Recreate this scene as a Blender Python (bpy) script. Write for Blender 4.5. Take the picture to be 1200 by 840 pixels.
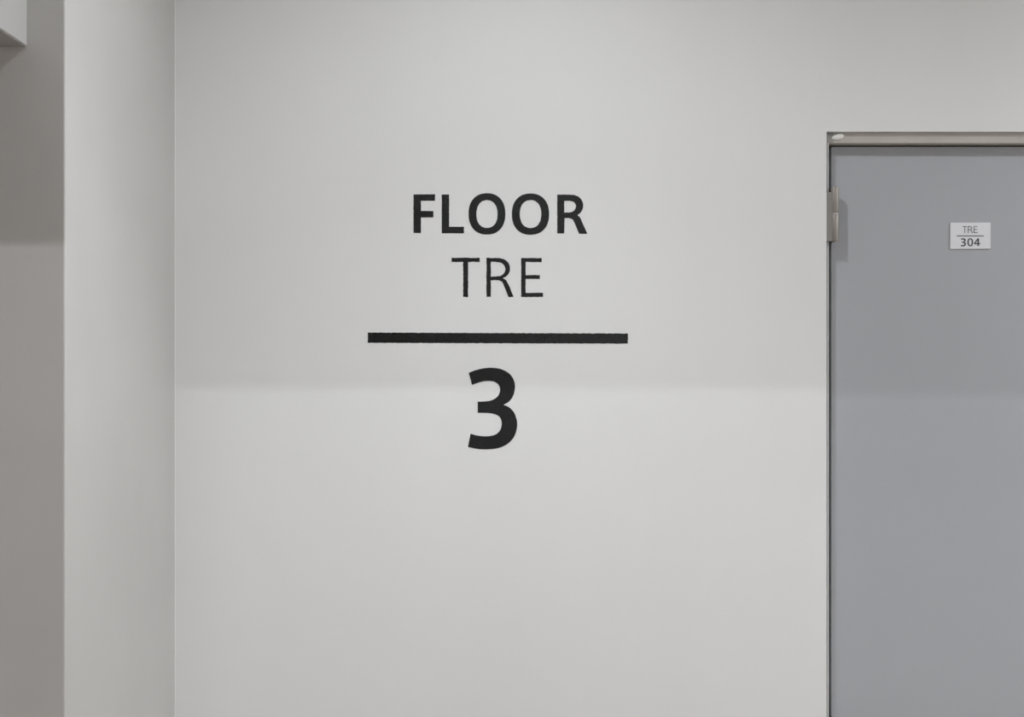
import bpy, bmesh, math, random
from mathutils import Vector
from mathutils.geometry import tessellate_polygon

for o in list(bpy.data.objects):
    bpy.data.objects.remove(o, do_unlink=True)
SC = bpy.context.scene
COL = SC.collection

# ------------------------------------------------------------------ camera, world, exposure
S = 1.65e-3            # metres per photo pixel on the lettered wall
D = 2.8                # camera to lettered wall
CZ = 1.60              # lens height
HY = 435.0             # horizon row in the photo
cam_d = bpy.data.cameras.new('camera')
cam = bpy.data.objects.new('camera', cam_d)
COL.objects.link(cam)
cam.location = (0, -D, CZ)
cam.rotation_euler = (math.pi / 2, 0, 0)
cam_d.sensor_fit = 'HORIZONTAL'
cam_d.sensor_width = 36.0
cam_d.lens = 36.0 * D / (1200 * S)
cam_d.shift_y = (HY - 420.0) / 1200.0
cam_d.clip_start = 0.02
SC.camera = cam

world = bpy.data.worlds.new('world')
SC.world = world
world.use_nodes = True
world.node_tree.nodes['Background'].inputs[0].default_value = (0.8, 0.85, 0.9, 1)
world.node_tree.nodes['Background'].inputs[1].default_value = 0.02

SC.view_settings.view_transform = 'Standard'
SC.view_settings.look = 'None'
SC.view_settings.gamma = 1.0
SC.view_settings.use_curve_mapping = False
SC.view_settings.exposure = 0.0

# ceiling downlights: x, y, [(watts, cone angle) of the reflector beam and of the wide glow]
# and one bare batten tube beyond the cross beam: x, y, length, strength
CEIL = 2.75
LAMP_COLOR = (0.947, 0.978, 1.0)
DOWNLIGHTS = [(0.02, -0.80, [(39.0, 100.0), (31.0, 178.0)]),
              (2.30, -0.75, [(120.0, 178.0)]),
              (2.30, -3.00, [(100.0, 156.0)]),  # added behind the camera, unseen, for bounce light off the floor
              (1.00, -5.00, [(340.0, 156.0)])]  # added far back, unseen, to raise the ambient light
TUBE_LAMP = (-0.60, -3.54, 1.2, 130.0)
TUBE_Z = 2.70


def PX(px, py, r=0.0):
    """point on the plane r metres behind the lettered wall (negative: in front) that the photo shows at px, py"""
    k = (D + r) / D
    return Vector(((px - 600.0) * S * k, r, CZ + (HY - py) * S * k))


# ------------------------------------------------------------------ materials
def mat(name, color, rough=0.5, metal=0.0, mottle=0.0, mottle_scale=3.0, bump=0.0, bump_scale=200.0,
        stretch=(1, 1, 1), spec=0.5, rough_var=0.0):
    m = bpy.data.materials.new(name)
    m.use_nodes = True
    nt = m.node_tree
    b = nt.nodes['Principled BSDF']
    b.inputs['Base Color'].default_value = (*color, 1)
    b.inputs['Roughness'].default_value = rough
    b.inputs['Metallic'].default_value = metal
    b.inputs['Specular IOR Level'].default_value = spec
    tc = nt.nodes.new('ShaderNodeTexCoord')
    mp = nt.nodes.new('ShaderNodeMapping')
    mp.inputs['Scale'].default_value = stretch
    nt.links.new(tc.outputs['Object'], mp.inputs['Vector'])
    if mottle > 0:
        n = nt.nodes.new('ShaderNodeTexNoise')
        n.inputs['Scale'].default_value = mottle_scale
        n.inputs['Detail'].default_value = 5
        nt.links.new(mp.outputs['Vector'], n.inputs['Vector'])
        r = nt.nodes.new('ShaderNodeValToRGB')
        r.color_ramp.elements[0].position = 0.3
        r.color_ramp.elements[1].position = 0.7
        r.color_ramp.elements[0].color = (*[max(0, c * (1 - mottle)) for c in color], 1)
        r.color_ramp.elements[1].color = (*[min(1, c * (1 + mottle)) for c in color], 1)
        nt.links.new(n.outputs['Fac'], r.inputs['Fac'])
        nt.links.new(r.outputs['Color'], b.inputs['Base Color'])
        if rough_var > 0:
            mr = nt.nodes.new('ShaderNodeMapRange')
            mr.inputs['To Min'].default_value = rough - rough_var
            mr.inputs['To Max'].default_value = rough + rough_var
            nt.links.new(n.outputs['Fac'], mr.inputs['Value'])
            nt.links.new(mr.outputs['Result'], b.inputs['Roughness'])
    if bump > 0:
        n2 = nt.nodes.new('ShaderNodeTexNoise')
        n2.inputs['Scale'].default_value = bump_scale
        n2.inputs['Detail'].default_value = 3
        nt.links.new(tc.outputs['Object'], n2.inputs['Vector'])
        bp = nt.nodes.new('ShaderNodeBump')
        bp.inputs['Strength'].default_value = bump
        bp.inputs['Distance'].default_value = 0.001
        nt.links.new(n2.outputs['Fac'], bp.inputs['Height'])
        nt.links.new(bp.outputs['Normal'], b.inputs['Normal'])
    return m


def emit(name, color, strength):
    m = bpy.data.materials.new(name)
    m.use_nodes = True
    b = m.node_tree.nodes['Principled BSDF']
    b.inputs['Base Color'].default_value = (0.8, 0.8, 0.8, 1)
    b.inputs['Emission Color'].default_value = (*color, 1)
    b.inputs['Emission Strength'].default_value = strength
    return m


M = {}
M['wall'] = mat('white_wall_paint', (0.750, 0.752, 0.757), 0.55, mottle=0.012, mottle_scale=2.2, bump=0.12,
                bump_scale=260, stretch=(2.2, 2.2, 0.6), spec=0.35)
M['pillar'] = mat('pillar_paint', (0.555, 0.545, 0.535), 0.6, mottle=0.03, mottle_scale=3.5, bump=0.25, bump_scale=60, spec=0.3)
M['room'] = mat('room_paint', (0.72, 0.71, 0.70), 0.7, mottle=0.02, mottle_scale=2)
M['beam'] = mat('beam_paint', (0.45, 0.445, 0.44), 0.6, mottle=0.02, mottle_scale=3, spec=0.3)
M['rear'] = mat('rear_wall_paint', (0.40, 0.39, 0.375), 0.7, mottle=0.02, mottle_scale=2)
M['ceiling'] = mat('ceiling_paint', (0.72, 0.71, 0.69), 0.8, mottle=0.02, mottle_scale=2)
M['floor'] = mat('floor_epoxy', (0.29, 0.237, 0.192), 0.45, mottle=0.08, mottle_scale=4)
M['door'] = mat('blue_grey_door_paint', (0.390, 0.403, 0.432), 0.42, mottle=0.012, mottle_scale=2.5, bump=0.08,
                bump_scale=320, spec=0.4)
M['frame'] = mat('beige_grey_frame_paint', (0.485, 0.455, 0.425), 0.45, mottle=0.05, mottle_scale=12, bump=0.2, bump_scale=120)
M['weld'] = mat('dull_grey_weld', (0.30, 0.295, 0.285), 0.5, mottle=0.1, mottle_scale=90)
M['jamb'] = mat('white_jamb_paint', (0.74, 0.74, 0.73), 0.45)
M['caulk'] = mat('white_caulk', (0.80, 0.79, 0.77), 0.5)
M['dark'] = mat('dark_gap_shade', (0.02, 0.02, 0.02), 0.8)  # near-black stop colour holds the shade of the gap round the leaf
M['leaf'] = mat('shaded_steel', (0.27, 0.26, 0.25), 0.5, metal=0.5)  # darker than the knuckle steel: the knuckle's shade put into the colour
M['hinge'] = mat('brushed_steel', (0.31, 0.285, 0.26), 0.5, metal=0.6, mottle=0.06, mottle_scale=60, stretch=(1, 1, 0.1))
M['steel'] = mat('polished_steel', (0.62, 0.61, 0.60), 0.22, metal=1.0)
M['plate'] = mat('white_plastic', (0.73, 0.73, 0.77), 0.4)
M['ink'] = mat('dark_grey_print', (0.055, 0.055, 0.065), 0.5)
M['ink_pale'] = mat('mid_grey_print', (0.13, 0.13, 0.16), 0.5)
M['black'] = mat('black_wall_paint', (0.0045, 0.0052, 0.0060), 0.27, mottle=0.3, mottle_scale=22, bump=0.2, bump_scale=420,
                 rough_var=0.08, spec=0.42)
M['housing'] = mat('white_lamp_housing', (0.75, 0.75, 0.74), 0.4)


# ------------------------------------------------------------------ mesh helpers
def obj(name, bm, m, parent=None, smooth=False):
    me = bpy.data.meshes.new(name)
    bmesh.ops.recalc_face_normals(bm, faces=bm.faces[:])
    bm.to_mesh(me)
    bm.free()
    if smooth:
        for p in me.polygons:
            p.use_smooth = True
    me.materials.append(m)
    o = bpy.data.objects.new(name, me)
    COL.objects.link(o)
    if parent is not None:
        o.parent = parent
        o.matrix_parent_inverse = parent.matrix_basis.inverted()
    return o


def empty(name, loc):
    o = bpy.data.objects.new(name, None)
    o.empty_display_size = 0.1
    o.location = loc
    COL.objects.link(o)
    return o


def tag(o, label=None, cat=None, group=None, kind=None):
    if label: o['label'] = label
    if cat: o['category'] = cat
    if group: o['group'] = group
    if kind: o['kind'] = kind
    return o


def box(x0, x1, y0, y1, z0, z1, bevel=0.0, seg=2, bm=None):
    own = bm is None
    t = bmesh.new()
    vs = [t.verts.new((x, y, z)) for x in (x0, x1) for y in (y0, y1) for z in (z0, z1)]
    for q in ((0, 1, 3, 2), (4, 6, 7, 5), (0, 4, 5, 1), (2, 3, 7, 6), (0, 2, 6, 4), (1, 5, 7, 3)):
        t.faces.new([vs[i] for i in q])
    if bevel > 0:
        bmesh.ops.bevel(t, geom=t.edges[:], offset=bevel, segments=seg, profile=0.5, affect='EDGES')
    if own:
        return t
    me = bpy.data.meshes.new('tmp')
    t.to_mesh(me); t.free()
    bm.from_mesh(me)
    bpy.data.meshes.remove(me)
    return bm


def cyl(p, axis, r, length, n=24, bm=None, bevel=0.0):
    t = bmesh.new()
    bmesh.ops.create_cone(t, cap_ends=True, segments=n, radius1=r, radius2=r, depth=length)
    if bevel > 0:
        es = [e for e in t.edges if abs(e.verts[0].co.z - e.verts[1].co.z) < 1e-6]
        bmesh.ops.bevel(t, geom=es, offset=bevel, segments=2, profile=0.5, affect='EDGES')
    rot = {'x': Vector((1, 0, 0)), 'y': Vector((0, 1, 0)), 'z': Vector((0, 0, 1))}[axis]
    q = Vector((0, 0, 1)).rotation_difference(rot)
    for v in t.verts:
        v.co = q @ v.co + Vector(p)
    if bm is None:
        return t
    me = bpy.data.meshes.new('tmp')
    t.to_mesh(me); t.free()
    bm.from_mesh(me)
    bpy.data.meshes.remove(me)
    return bm


# ------------------------------------------------------------------ the room shell
ROOM_L, ROOM_R, ROOM_B = -2.6, 3.0, -5.6
WT = 0.20
OX0 = PX(968.6, 0).x           # door opening, left edge
OZ1 = PX(0, 154.3).z           # door opening, top edge
DOOR_W = 0.90
OX1 = OX0 + DOOR_W + 0.032

bm = bmesh.new()               # lettered wall with the doorway cut out, one continuous front face
xs = [ROOM_L, OX0, OX1, ROOM_R]
def quad(bm, pts):
    bm.faces.new([bm.verts.new(p) for p in pts])
for y in (0.0, WT):
    quad(bm, [(xs[0], y, 0), (xs[1], y, 0), (xs[1], y, OZ1), (xs[0], y, OZ1)])
    quad(bm, [(xs[2], y, 0), (xs[3], y, 0), (xs[3], y, OZ1), (xs[2], y, OZ1)])
    quad(bm, [(xs[0], y, OZ1), (xs[1], y, OZ1), (xs[1], y, CEIL), (xs[0], y, CEIL)])
    quad(bm, [(xs[1], y, OZ1), (xs[2], y, OZ1), (xs[2], y, CEIL), (xs[1], y, CEIL)])
    quad(bm, [(xs[2], y, OZ1), (xs[3], y, OZ1), (xs[3], y, CEIL), (xs[2], y, CEIL)])
quad(bm, [(OX0, 0, 0), (OX0, WT, 0), (OX0, WT, OZ1), (OX0, 0, OZ1)])
quad(bm, [(OX1, 0, 0), (OX1, WT, 0), (OX1, WT, OZ1), (OX1, 0, OZ1)])
quad(bm, [(OX0, 0, OZ1), (OX0, WT, OZ1), (OX1, WT, OZ1), (OX1, 0, OZ1)])
for x in (ROOM_L, ROOM_R):
    quad(bm, [(x, 0, 0), (x, WT, 0), (x, WT, CEIL), (x, 0, CEIL)])
quad(bm, [(ROOM_L, 0, CEIL), (ROOM_R, 0, CEIL), (ROOM_R, WT, CEIL), (ROOM_L, WT, CEIL)])
bmesh.ops.remove_doubles(bm, verts=bm.verts[:], dist=1e-5)
be = [e for e in bm.edges if e.calc_length() > 0.5 and all(abs(v.co.y) < 1e-6 for v in e.verts) and (
      (all(abs(v.co.x - OX0) < 1e-6 and v.co.z <= OZ1 + 1e-6 for v in e.verts)) or
      (all(abs(v.co.z - OZ1) < 1e-6 and OX0 - 1e-6 <= v.co.x <= OX1 + 1e-6 for v in e.verts)))]
bmesh.ops.recalc_face_normals(bm, faces=bm.faces[:])
tag(obj('wall_back', bm, M['wall']), 'white painted wall carrying the big black floor lettering', 'wall', kind='structure')

tag(obj('floor', box(ROOM_L, ROOM_R, ROOM_B, WT, -0.1, 0.0), M['floor']), 'beige grey coated floor below the picture', 'floor', kind='structure')
tag(obj('ceiling', box(ROOM_L, ROOM_R, ROOM_B, WT, CEIL, CEIL + 0.1), M['ceiling']), 'white painted ceiling above the picture', 'ceiling', kind='structure')
tag(obj('wall_left', box(ROOM_L - 0.1, ROOM_L, ROOM_B, WT, 0, CEIL), M['room']), 'white painted side wall beyond the pillar', 'wall', kind='structure')
tag(obj('wall_right', box(ROOM_R, ROOM_R + 0.1, ROOM_B, WT, 0, CEIL), M['room']), 'white painted side wall beyond the door', 'wall', kind='structure')
tag(obj('wall_front', box(ROOM_L - 0.1, ROOM_R + 0.1, ROOM_B - 0.1, ROOM_B, 0, CEIL), M['rear']), 'grey painted wall behind the camera', 'wall', kind='structure')

# pillar: its right side meets the lettered wall, its front faces the camera
PK = 1.324
PD = D - D / PK                # pillar depth
PXR = (205 - 600) * S          # x of its right side
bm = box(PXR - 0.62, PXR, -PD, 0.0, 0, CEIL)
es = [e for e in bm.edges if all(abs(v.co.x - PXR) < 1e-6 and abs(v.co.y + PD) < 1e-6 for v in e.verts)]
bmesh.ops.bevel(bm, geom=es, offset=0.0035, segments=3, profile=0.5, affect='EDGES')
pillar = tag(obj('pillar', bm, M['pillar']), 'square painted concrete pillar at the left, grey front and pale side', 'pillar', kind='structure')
rnd = random.Random(4)
for (a, b) in ((24.5, 315), (21.7, 366.5), (27, 454), (14, 283), (40, 31)):
    p = PX(a, b, -PD)
    t = bmesh.new()
    bmesh.ops.create_icosphere(t, subdivisions=2, radius=0.0011)
    for v in t.verts:
        v.co = Vector((v.co.x * rnd.uniform(0.8, 1.2), v.co.y * 0.7, v.co.z * 1.3)) + Vector((p.x, -PD, p.z))
    obj('paint_nub', t, M['pillar'], pillar, smooth=True)

# caulk bead in the corner between pillar and wall
t = bmesh.new()
n = 5
ring = []
for k in range(n + 1):
    a = math.pi / 2 * k / n
    ring.append((PXR + 0.0014 * (1 - math.sin(a)), -0.0014 * (1 - math.cos(a))))
ring.append((PXR - 0.0005, 0.0005))
lo = [t.verts.new((x, y, 0)) for x, y in ring]
hi = [t.verts.new((x, y, CEIL)) for x, y in ring]
for i in range(len(ring)):
    j = (i + 1) % len(ring)
    t.faces.new((lo[i], lo[j], hi[j], hi[i]))
tag(obj('trim_1', t, M['wall']), 'thin white caulk line in the corner of pillar and wall', 'trim', kind='structure')

# downstand beams
BX = (32 - 600) * S / PK
BZ = CZ + (HY - 55.2) * S / PK
YB = -(BZ - 1.567) / 0.32
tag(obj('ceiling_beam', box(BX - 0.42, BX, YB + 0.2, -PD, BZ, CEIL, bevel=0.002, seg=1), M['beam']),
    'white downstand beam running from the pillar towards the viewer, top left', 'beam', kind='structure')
tag(obj('cross_beam', box(ROOM_L, ROOM_R, YB, YB + 0.2, BZ, CEIL), M['room']),
    'white downstand cross beam above and in front of the camera', 'beam', kind='structure')


# ------------------------------------------------------------------ lamps
def ring(x, y, prof, n=32):
    """surface of revolution about the vertical through x, y from a closed (radius, z) profile"""
    t = bmesh.new()
    rows = [[t.verts.new((x + r * math.cos(2 * math.pi * k / n), y + r * math.sin(2 * math.pi * k / n), z)) for k in range(n)] for r, z in prof]
    for i in range(len(rows)):
        a, b = rows[i], rows[(i + 1) % len(rows)]
        for k in range(n):
            t.faces.new((a[k], a[(k + 1) % n], b[(k + 1) % n], b[k]))
    return t


M['glow'] = emit('lamp_glow', LAMP_COLOR, 6.0)


def downlight(x, y, beams, label):
    root = tag(empty('ceiling_downlight', (x, y, CEIL)), label, 'lamp', 'ceiling downlights')
    obj('trim_ring', ring(x, y, [(0.062, CEIL), (0.085, CEIL), (0.082, CEIL - 0.006), (0.064, CEIL - 0.010)]), M['housing'], root)
    obj('lens', cyl((x, y, CEIL - 0.003), 'z', 0.0625, 0.006, 32), M['glow'], root)
    for watts, angle in beams:
        ld = bpy.data.lights.new('downlight_beam', 'SPOT')
        ld.energy = watts
        ld.color = LAMP_COLOR
        ld.spot_size = math.radians(angle)
        ld.spot_blend = 1.0
        ld.shadow_soft_size = 0.03
        lo = bpy.data.objects.new('downlight_beam', ld)
        lo.location = (0, 0, -0.045)
        COL.objects.link(lo)
        lo.parent = root


DL = ['round ceiling downlight in front of the floor lettering', 'round ceiling downlight to the right of the grey door',
      'added unseen downlight behind the camera near the side wall, for bounce light', 'added unseen downlight by the wall far behind the camera, for ambient light']
for (x, y, w), lb in zip(DOWNLIGHTS, DL):
    downlight(x, y, w, lb)

x, y, ln, st = TUBE_LAMP
root = tag(empty('batten_lamp', (x, y, CEIL)), 'bare tube batten lamp on the ceiling beyond the cross beam', 'lamp')
obj('housing', box(x - ln / 2 - 0.03, x + ln / 2 + 0.03, y - 0.03, y + 0.03, TUBE_Z + 0.026, CEIL, bevel=0.004), M['housing'], root)
obj('tube', cyl((x, y, TUBE_Z), 'x', 0.014, ln, 16), emit('tube_glow', LAMP_COLOR, st), root)
for sgn in (-1, 1):
    c = x + sgn * (ln / 2 + 0.012)
    obj('lamp_holder', box(c - 0.012, c + 0.012, y - 0.016, y + 0.016, TUBE_Z - 0.018, TUBE_Z + 0.03, bevel=0.003), M['housing'], root)

# ------------------------------------------------------------------ the door
R_FR = 0.009      # frame face behind the wall face
R_DR = 0.035      # door face behind the wall face
door = empty('door_1', (OX0 + 0.45, R_DR, 0))
tag(door, 'blue grey steel door with silver hinge and white number plate', 'door', kind='structure')
JX = PX(971.2, 0, R_FR).x
LX = PX(974.0, 0, R_DR).x
HZ = PX(0, 167.8, R_FR).z
LZ = HZ - 0.0025
LX1 = LX + DOOR_W
JX1 = LX1 + 0.005
obj('door_leaf', box(LX, LX1, R_DR, R_DR + 0.042, 0.006, LZ, bevel=0.0012), M['door'], door)
# left jamb (thin white face) and its stop, right jamb, head
def jamb(x0, x1, sx0, sx1):
    b = box(x0, x1, 0.022, 0.12, 0, HZ)                       # body, then the proud face strip beside a fine joint
    f0, f1 = (x0 + 0.0036, x1) if x0 == OX0 else (x0, x1 - 0.0036)
    box(f0, f1, R_FR, 0.03, 0, HZ, bevel=0.0004, seg=1, bm=b)
    o = obj('door_jamb', b, M['jamb'], door)
    obj('door_stop', box(sx0, sx1, R_DR + 0.044, 0.12, 0, HZ), M['dark'], o)
jamb(OX0, JX, JX, JX + 0.025)
jamb(JX1, OX1, JX1 - 0.020, JX1)
hd = obj('door_head', box(OX0, OX1, R_FR, 0.12, HZ, OZ1, bevel=0.0012), M['frame'], door)
obj('door_stop', box(JX, JX1, R_DR + 0.044, 0.12, HZ - 0.02, HZ), M['dark'], hd)
# dab of white filler in the top left corner of the frame
t = bmesh.new()
bmesh.ops.create_uvsphere(t, u_segments=20, v_segments=12, radius=1.0)
c = PX(981.8, 160.6, R_FR)
for v in t.verts:
    q = v.co.copy()
    sx = 0.0118
    v.co = Vector((c.x + q.x * sx, R_FR - 0.0005 + q.y * 0.0048, c.z + q.z * 0.0062 * (1 + 0.15 * q.x) + 0.0022 * q.x))
obj('filler_dab', t, M['caulk'], door, smooth=True)
t = box(OX0, PX(978, 0).x, R_FR - 0.0012, R_FR + 0.01, PX(0, 166).z, OZ1, bevel=0.001)
tag(obj('corner_joint', t, M['weld'], door), 'darker welded corner of the frame')


def hinge(ztop):
    z0, z1 = ztop - 63.5 * S, ztop
    cx, cy, kr = PX(978.2, 0, 0.006).x, 0.006, 0.0080
    hroot = obj('hinge', box(PX(967.2, 0, 0.003).x, cx - 0.004, 0.0005, 0.0060, z0, z1 - 6 * S, bevel=0.0006), M['leaf'], door)
    tag(hroot, 'brushed steel door hinge')
    zm = (z0 + z1) / 2 + 1.0 * S
    obj('knuckle', cyl((cx, cy, (zm + z1) / 2 + 0.0007), 'z', kr, z1 - zm - 0.0014, 28, bevel=0.0010), M['hinge'], hroot, smooth=True)
    obj('knuckle', cyl((cx, cy, (z0 + zm) / 2 - 0.0007), 'z', kr, zm - z0 - 0.0014, 28, bevel=0.0010), M['hinge'], hroot, smooth=True)
    obj('washer', cyl((cx, cy, zm), 'z', 0.0074, 0.0018, 24), M['steel'], hroot)
    obj('pin', cyl((cx, cy, (z0 + z1) / 2), 'z', 0.0036, z1 - z0 + 0.004, 16, bevel=0.0010), M['steel'], hroot)
    obj('leaf_plate', box(cx - 0.002, cx + 0.002, cy, R_DR + 0.004, z0, z1, bevel=0.0006, seg=1), M['leaf'], hroot)


for zt in (PX(0, 220, 0.012).z, 0.925, 0.32):
    hinge(zt)

# lever handle on the far edge, outside the picture
hb = box(LX1 - 0.09, LX1 - 0.05, R_DR - 0.008, R_DR, 0.92, 1.12, bevel=0.003)
h = obj('handle_plate', hb, M['steel'], door)
t = cyl((LX1 - 0.07, R_DR - 0.03, 1.05), 'y', 0.009, 0.05, 20)
cyl((LX1 - 0.125, R_DR - 0.05, 1.05), 'x', 0.009, 0.13, 20, bm=t, bevel=0.003)
obj('lever', t, M['steel'], h)

# ------------------------------------------------------------------ lettering outlines (traced, photo pixels)
def smooth_loop(pts, sub=6):
    """closed loop; 2-tuples are smooth (Catmull-Rom), 3-tuples are corners"""
    n = len(pts)
    P = [Vector((p[0], p[1])) for p in pts]
    C = [len(p) > 2 for p in pts]
    out = []
    for i in range(n):
        p1, p2 = P[i], P[(i + 1) % n]
        out.append(p1.copy())
        if C[i] and C[(i + 1) % n]:
            continue
        p0 = P[i - 1] if not C[i] else p1 - (p2 - p1)
        p3 = P[(i + 2) % n] if not C[(i + 1) % n] else p2 + (p2 - p1)
        for k in range(1, sub):
            t = k / sub
            out.append(0.5 * ((2 * p1) + (p2 - p0) * t + (2 * p0 - 5 * p1 + 4 * p2 - p3) * t * t + (3 * p1 - p0 - 3 * p2 + p3) * t ** 3))
    return out


def corners(pts):
    return [(x, y, 1) for x, y in pts]


def sup(x0, x1, y0, y1, e=2.25, n=64):
    cx, cy, a, b = (x0 + x1) / 2, (y0 + y1) / 2, (x1 - x0) / 2, (y1 - y0) / 2
    o = []
    for k in range(n):
        t = 2 * math.pi * k / n
        c, s = math.cos(t), math.sin(t)
        o.append(Vector((cx + a * math.copysign(abs(c) ** (2 / e), c), cy + b * math.copysign(abs(s) ** (2 / e), s))))
    return o


def crop(pts, x0, y0, sc):
    return [(x0 + p[0] / sc, y0 + p[1] / sc) + tuple(p[2:]) for p in pts]


A = (470, 215, 1200 / 130)
B = (580, 215, 10.0)
T_ = (520, 290, 1200 / 130)
N_ = (530, 420, 7.0)
G = {}
G['F'] = [smooth_loop(crop(corners([(135, 118), (368, 116), (366, 186), (215, 186), (215, 297), (350, 297), (350, 366),
                                    (215, 366), (215, 535), (135, 535)]), *A))]
G['L'] = [smooth_loop(crop(corners([(440, 119), (520, 119), (520, 468), (681, 468), (680, 538), (440, 538)]), *A))]
G['O1'] = [sup(549.1, 592.2, 226.4, 274.7), sup(558.3, 583.0, 234.5, 267.0)]
G['O2'] = [sup(599.8, 643.5, 226.7, 275.0), sup(609.2, 634.3, 234.4, 267.1)]
G['R1'] = [smooth_loop(crop([(730, 130, 1), (870, 130, 1), (940, 138), (1000, 172), (1033, 232), (1030, 290), (1006, 338),
                             (966, 370, 1), (998, 400), (1022, 452, 1), (1078, 578, 1), (1078, 588, 1), (985, 588, 1), (928, 450),
                             (902, 416), (862, 405), (816, 405, 1), (811, 585, 1), (730, 585, 1)], *B)),
           smooth_loop(crop([(812, 203, 1), (878, 203), (926, 218), (949, 262), (932, 312), (890, 336), (812, 340, 1)], *B))]
G['T'] = [smooth_loop(crop(corners([(85, 110), (390, 112), (390, 155), (264, 155), (264, 533), (211, 533), (211, 155), (85, 155)]), *T_))]
G['R2'] = [smooth_loop(crop([(462, 112, 1), (560, 112, 1), (635, 121), (690, 155), (716, 215), (708, 270), (682, 308), (640, 331, 1),
                             (674, 355), (702, 402, 1), (755, 533, 1), (700, 533, 1), (652, 412), (630, 372), (602, 356), (570, 352),
                             (510, 352, 1), (510, 533, 1), (462, 533, 1)], *T_)),
           smooth_loop(crop([(510, 155, 1), (565, 155), (620, 165), (654, 195), (666, 235), (650, 280), (612, 306), (570, 312),
                             (510, 315, 1)], *T_))]
G['E'] = [smooth_loop(crop(corners([(838, 114), (1060, 114), (1060, 156), (886, 156), (886, 298), (1041, 298), (1041, 338),
                                    (886, 338), (886, 490), (1074, 490), (1074, 534), (838, 534)]), *T_))]
G['3'] = [smooth_loop(crop([(135, 118, 1), (190, 96), (255, 81), (320, 76), (400, 87), (470, 125), (508, 185), (514, 245), (500, 305),
                            (468, 350), (420, 380, 1), (465, 400), (508, 445), (530, 510), (530, 570), (505, 645), (450, 702),
                            (375, 735), (280, 745), (200, 740), (128, 725, 1), (150, 617, 1), (210, 632), (280, 638), (345, 627),
                            (388, 595), (405, 545), (400, 500), (375, 468), (330, 451), (270, 446), (209, 446, 1), (209, 353, 1),
                            (270, 352), (330, 340), (375, 307), (392, 262), (385, 225), (355, 195), (305, 184), (240, 190),
                            (163, 216, 1)], *N_))]
G['bar'] = [smooth_loop(corners([(431.0, 389.6), (735.7, 390.7), (735.7, 402.5), (431.0, 401.5)]))]


def fit(loops, x0, x1, y0, y1):
    xs_ = [p.x for l in loops for p in l]; ys_ = [p.y for l in loops for p in l]
    a, b, c, d = min(xs_), max(xs_), min(ys_), max(ys_)
    return [[Vector((x0 + (p.x - a) / (b - a) * (x1 - x0), y0 + (p.y - c) / (d - c) * (y1 - y0))) for p in l] for l in loops]


def ragged(loop, amp, step, rng):
    """cut long edges up and shake them a little: the edge of paint that crept under a stencil"""
    out = []
    n = len(loop)
    for i in range(n):
        p, q = loop[i], loop[(i + 1) % n]
        d = q - p
        k = max(1, int(d.length / step))
        nr = Vector((-d.y, d.x)).normalized() if d.length > 1e-9 else Vector((0, 0))
        for j in range(k):
            w = p + d * (j / k)
            if j > 0 or d.length < step:
                w = w + nr * rng.gauss(0, amp)
            out.append(w)
    return out


def glyph(name, loops, r, thick, m, parent, amp=0.0, label=None, seed=1):
    """loops in photo pixels on the plane r behind the wall, pushed out by thick towards the room"""
    rng = random.Random(seed)
    if amp > 0:
        loops = [ragged(l, amp, 1.6, rng) for l in loops]
    tri = tessellate_polygon([[Vector((p.x, p.y, 0)) for p in l] for l in loops])
    flat = [p for l in loops for p in l]
    t = bmesh.new()
    fr, bk = [], []
    for p in flat:
        w = PX(p.x, p.y, r)
        fr.append(t.verts.new((w.x, r - thick, w.z)))
        bk.append(t.verts.new((w.x, r, w.z)))
    for a, b, c in tri:
        try:
            t.faces.new((fr[a], fr[b], fr[c])); t.faces.new((bk[c], bk[b], bk[a]))
        except ValueError:
            pass
    i0 = 0
    for l in loops:
        n = len(l)
        for i in range(n):
            j = (i + 1) % n
            try:
                t.faces.new((fr[i0 + i], fr[i0 + j], bk[i0 + j], bk[i0 + i]))
            except ValueError:
                pass
        i0 += n
    o = obj(name, t, m, parent)
    if label: o['label'] = label
    return o


p0 = PX(583.5, 402)
sign = empty('floor_number_lettering', (p0.x, 0, p0.z))
tag(sign, 'large black FLOOR TRE 3 lettering painted on the white wall', 'lettering')
for i, (g, nm, lb, amp) in enumerate((
        ('F', 'letter', 'bold black letter F', 0.09), ('L', 'letter', 'bold black letter L', 0.08),
        ('O1', 'letter', 'bold black letter O after the L', 0.10), ('O2', 'letter', 'bold black letter O before the R', 0.10),
        ('R1', 'letter', 'bold black letter R', 0.08),
        ('T', 'letter', 'thin black letter T', 0.15), ('R2', 'letter', 'thin black letter R', 0.15), ('E', 'letter', 'thin black letter E', 0.12),
        ('bar', 'divider_bar', 'long black horizontal bar', 0.13), ('3', 'numeral', 'bold black numeral 3', 0.06))):
    glyph(nm, G[g], 0.0, 0.0005, M['black'], sign, amp, lb, seed=i + 3)

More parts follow.
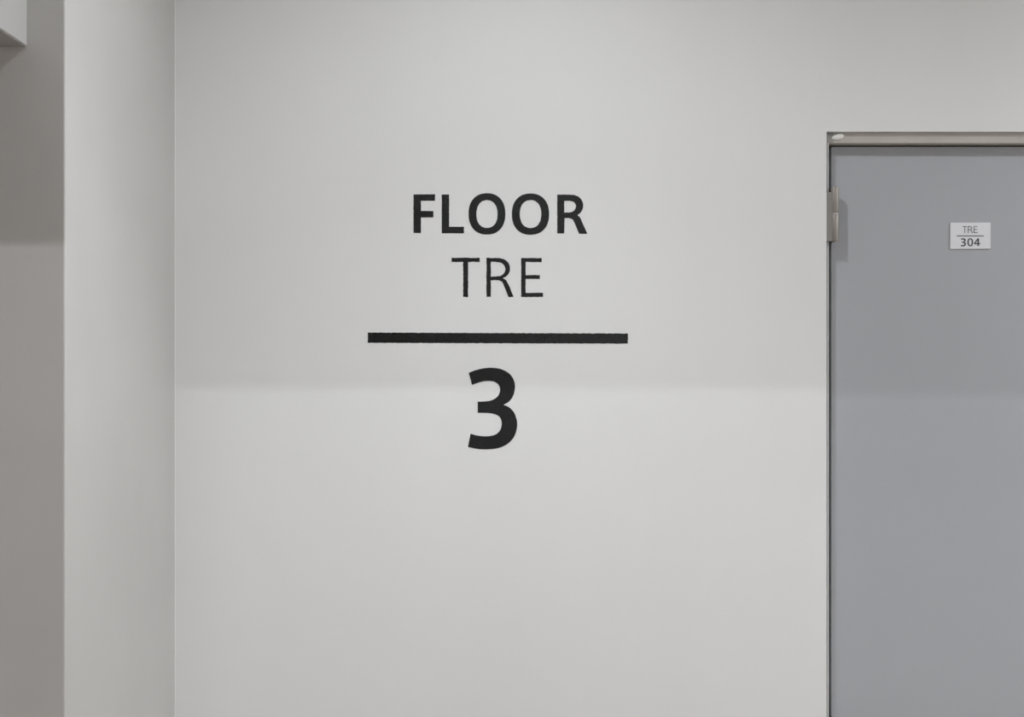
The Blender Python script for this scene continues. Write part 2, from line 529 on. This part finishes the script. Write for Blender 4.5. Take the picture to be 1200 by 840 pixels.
# ------------------------------------------------------------------ number plate on the door
PL = (1100, 250, 1200 / 72)
c4 = crop([(222, 183), (1010, 180), (1007, 693), (219, 698)], *PL)
pc = PX(1137, 291.8, R_DR)
plate = empty('room_number_plate', (pc.x, R_DR, pc.z))
tag(plate, 'small white room plate on the grey door reading TRE 304', 'sign')
t = bmesh.new()
fr = [t.verts.new((PX(x, y, R_DR).x, R_DR - 0.0022, PX(x, y, R_DR).z)) for x, y in c4]
bk = [t.verts.new((PX(x, y, R_DR).x, R_DR, PX(x, y, R_DR).z)) for x, y in c4]
t.faces.new(fr); t.faces.new(bk[::-1])
for i in range(4):
    j = (i + 1) % 4
    t.faces.new((fr[i], fr[j], bk[j], bk[i]))
bmesh.ops.bevel(t, geom=t.edges[:], offset=0.0006, segments=2, profile=0.5, affect='EDGES')
obj('plate_panel', t, M['plate'], plate)
RP = R_DR - 0.0022


def pbox(x0, x1, y0, y1):
    (a, c), (b, d) = crop([(x0, y0), (x1, y1)], *PL)
    return a, b, c, d


def pglyph(nm, loops, bx, m, lb):
    glyph(nm, fit(loops, *pbox(*bx)), RP, 0.00025, m, plate, 0, lb)


pglyph('letter', G['T'], (468, 552, 248, 385), M['ink_pale'], 'thin grey letter T')
pglyph('letter', G['R2'], (568, 666, 248, 385), M['ink_pale'], 'thin grey letter R')
pglyph('letter', G['E'], (683, 762, 248, 382), M['ink_pale'], 'thin grey letter E')
pglyph('divider_rule', [[Vector(v) for v in ((0, 0), (1, 0), (1, 1), (0, 1))]], (350, 882, 430, 450), M['ink_pale'], 'grey horizontal rule')
pglyph('digit', G['3'], (432, 532, 486, 645), M['ink'], 'dark digit 3')
zero = [sup(0, 112, 0, 156, 2.3), sup(28, 84, 22, 134, 2.3)]
pglyph('digit', zero, (560, 672, 484, 644), M['ink'], 'dark digit 0')
four = [[Vector(v) for v in ((66, 0), (96, 0), (96, 92), (118, 92), (118, 118), (96, 118), (96, 152), (66, 152), (66, 118), (0, 118), (0, 95))],
        [Vector(v) for v in ((66, 38), (66, 92), (30, 92))]]
pglyph('digit', four, (690, 810, 488, 636), M['ink'], 'dark digit 4')
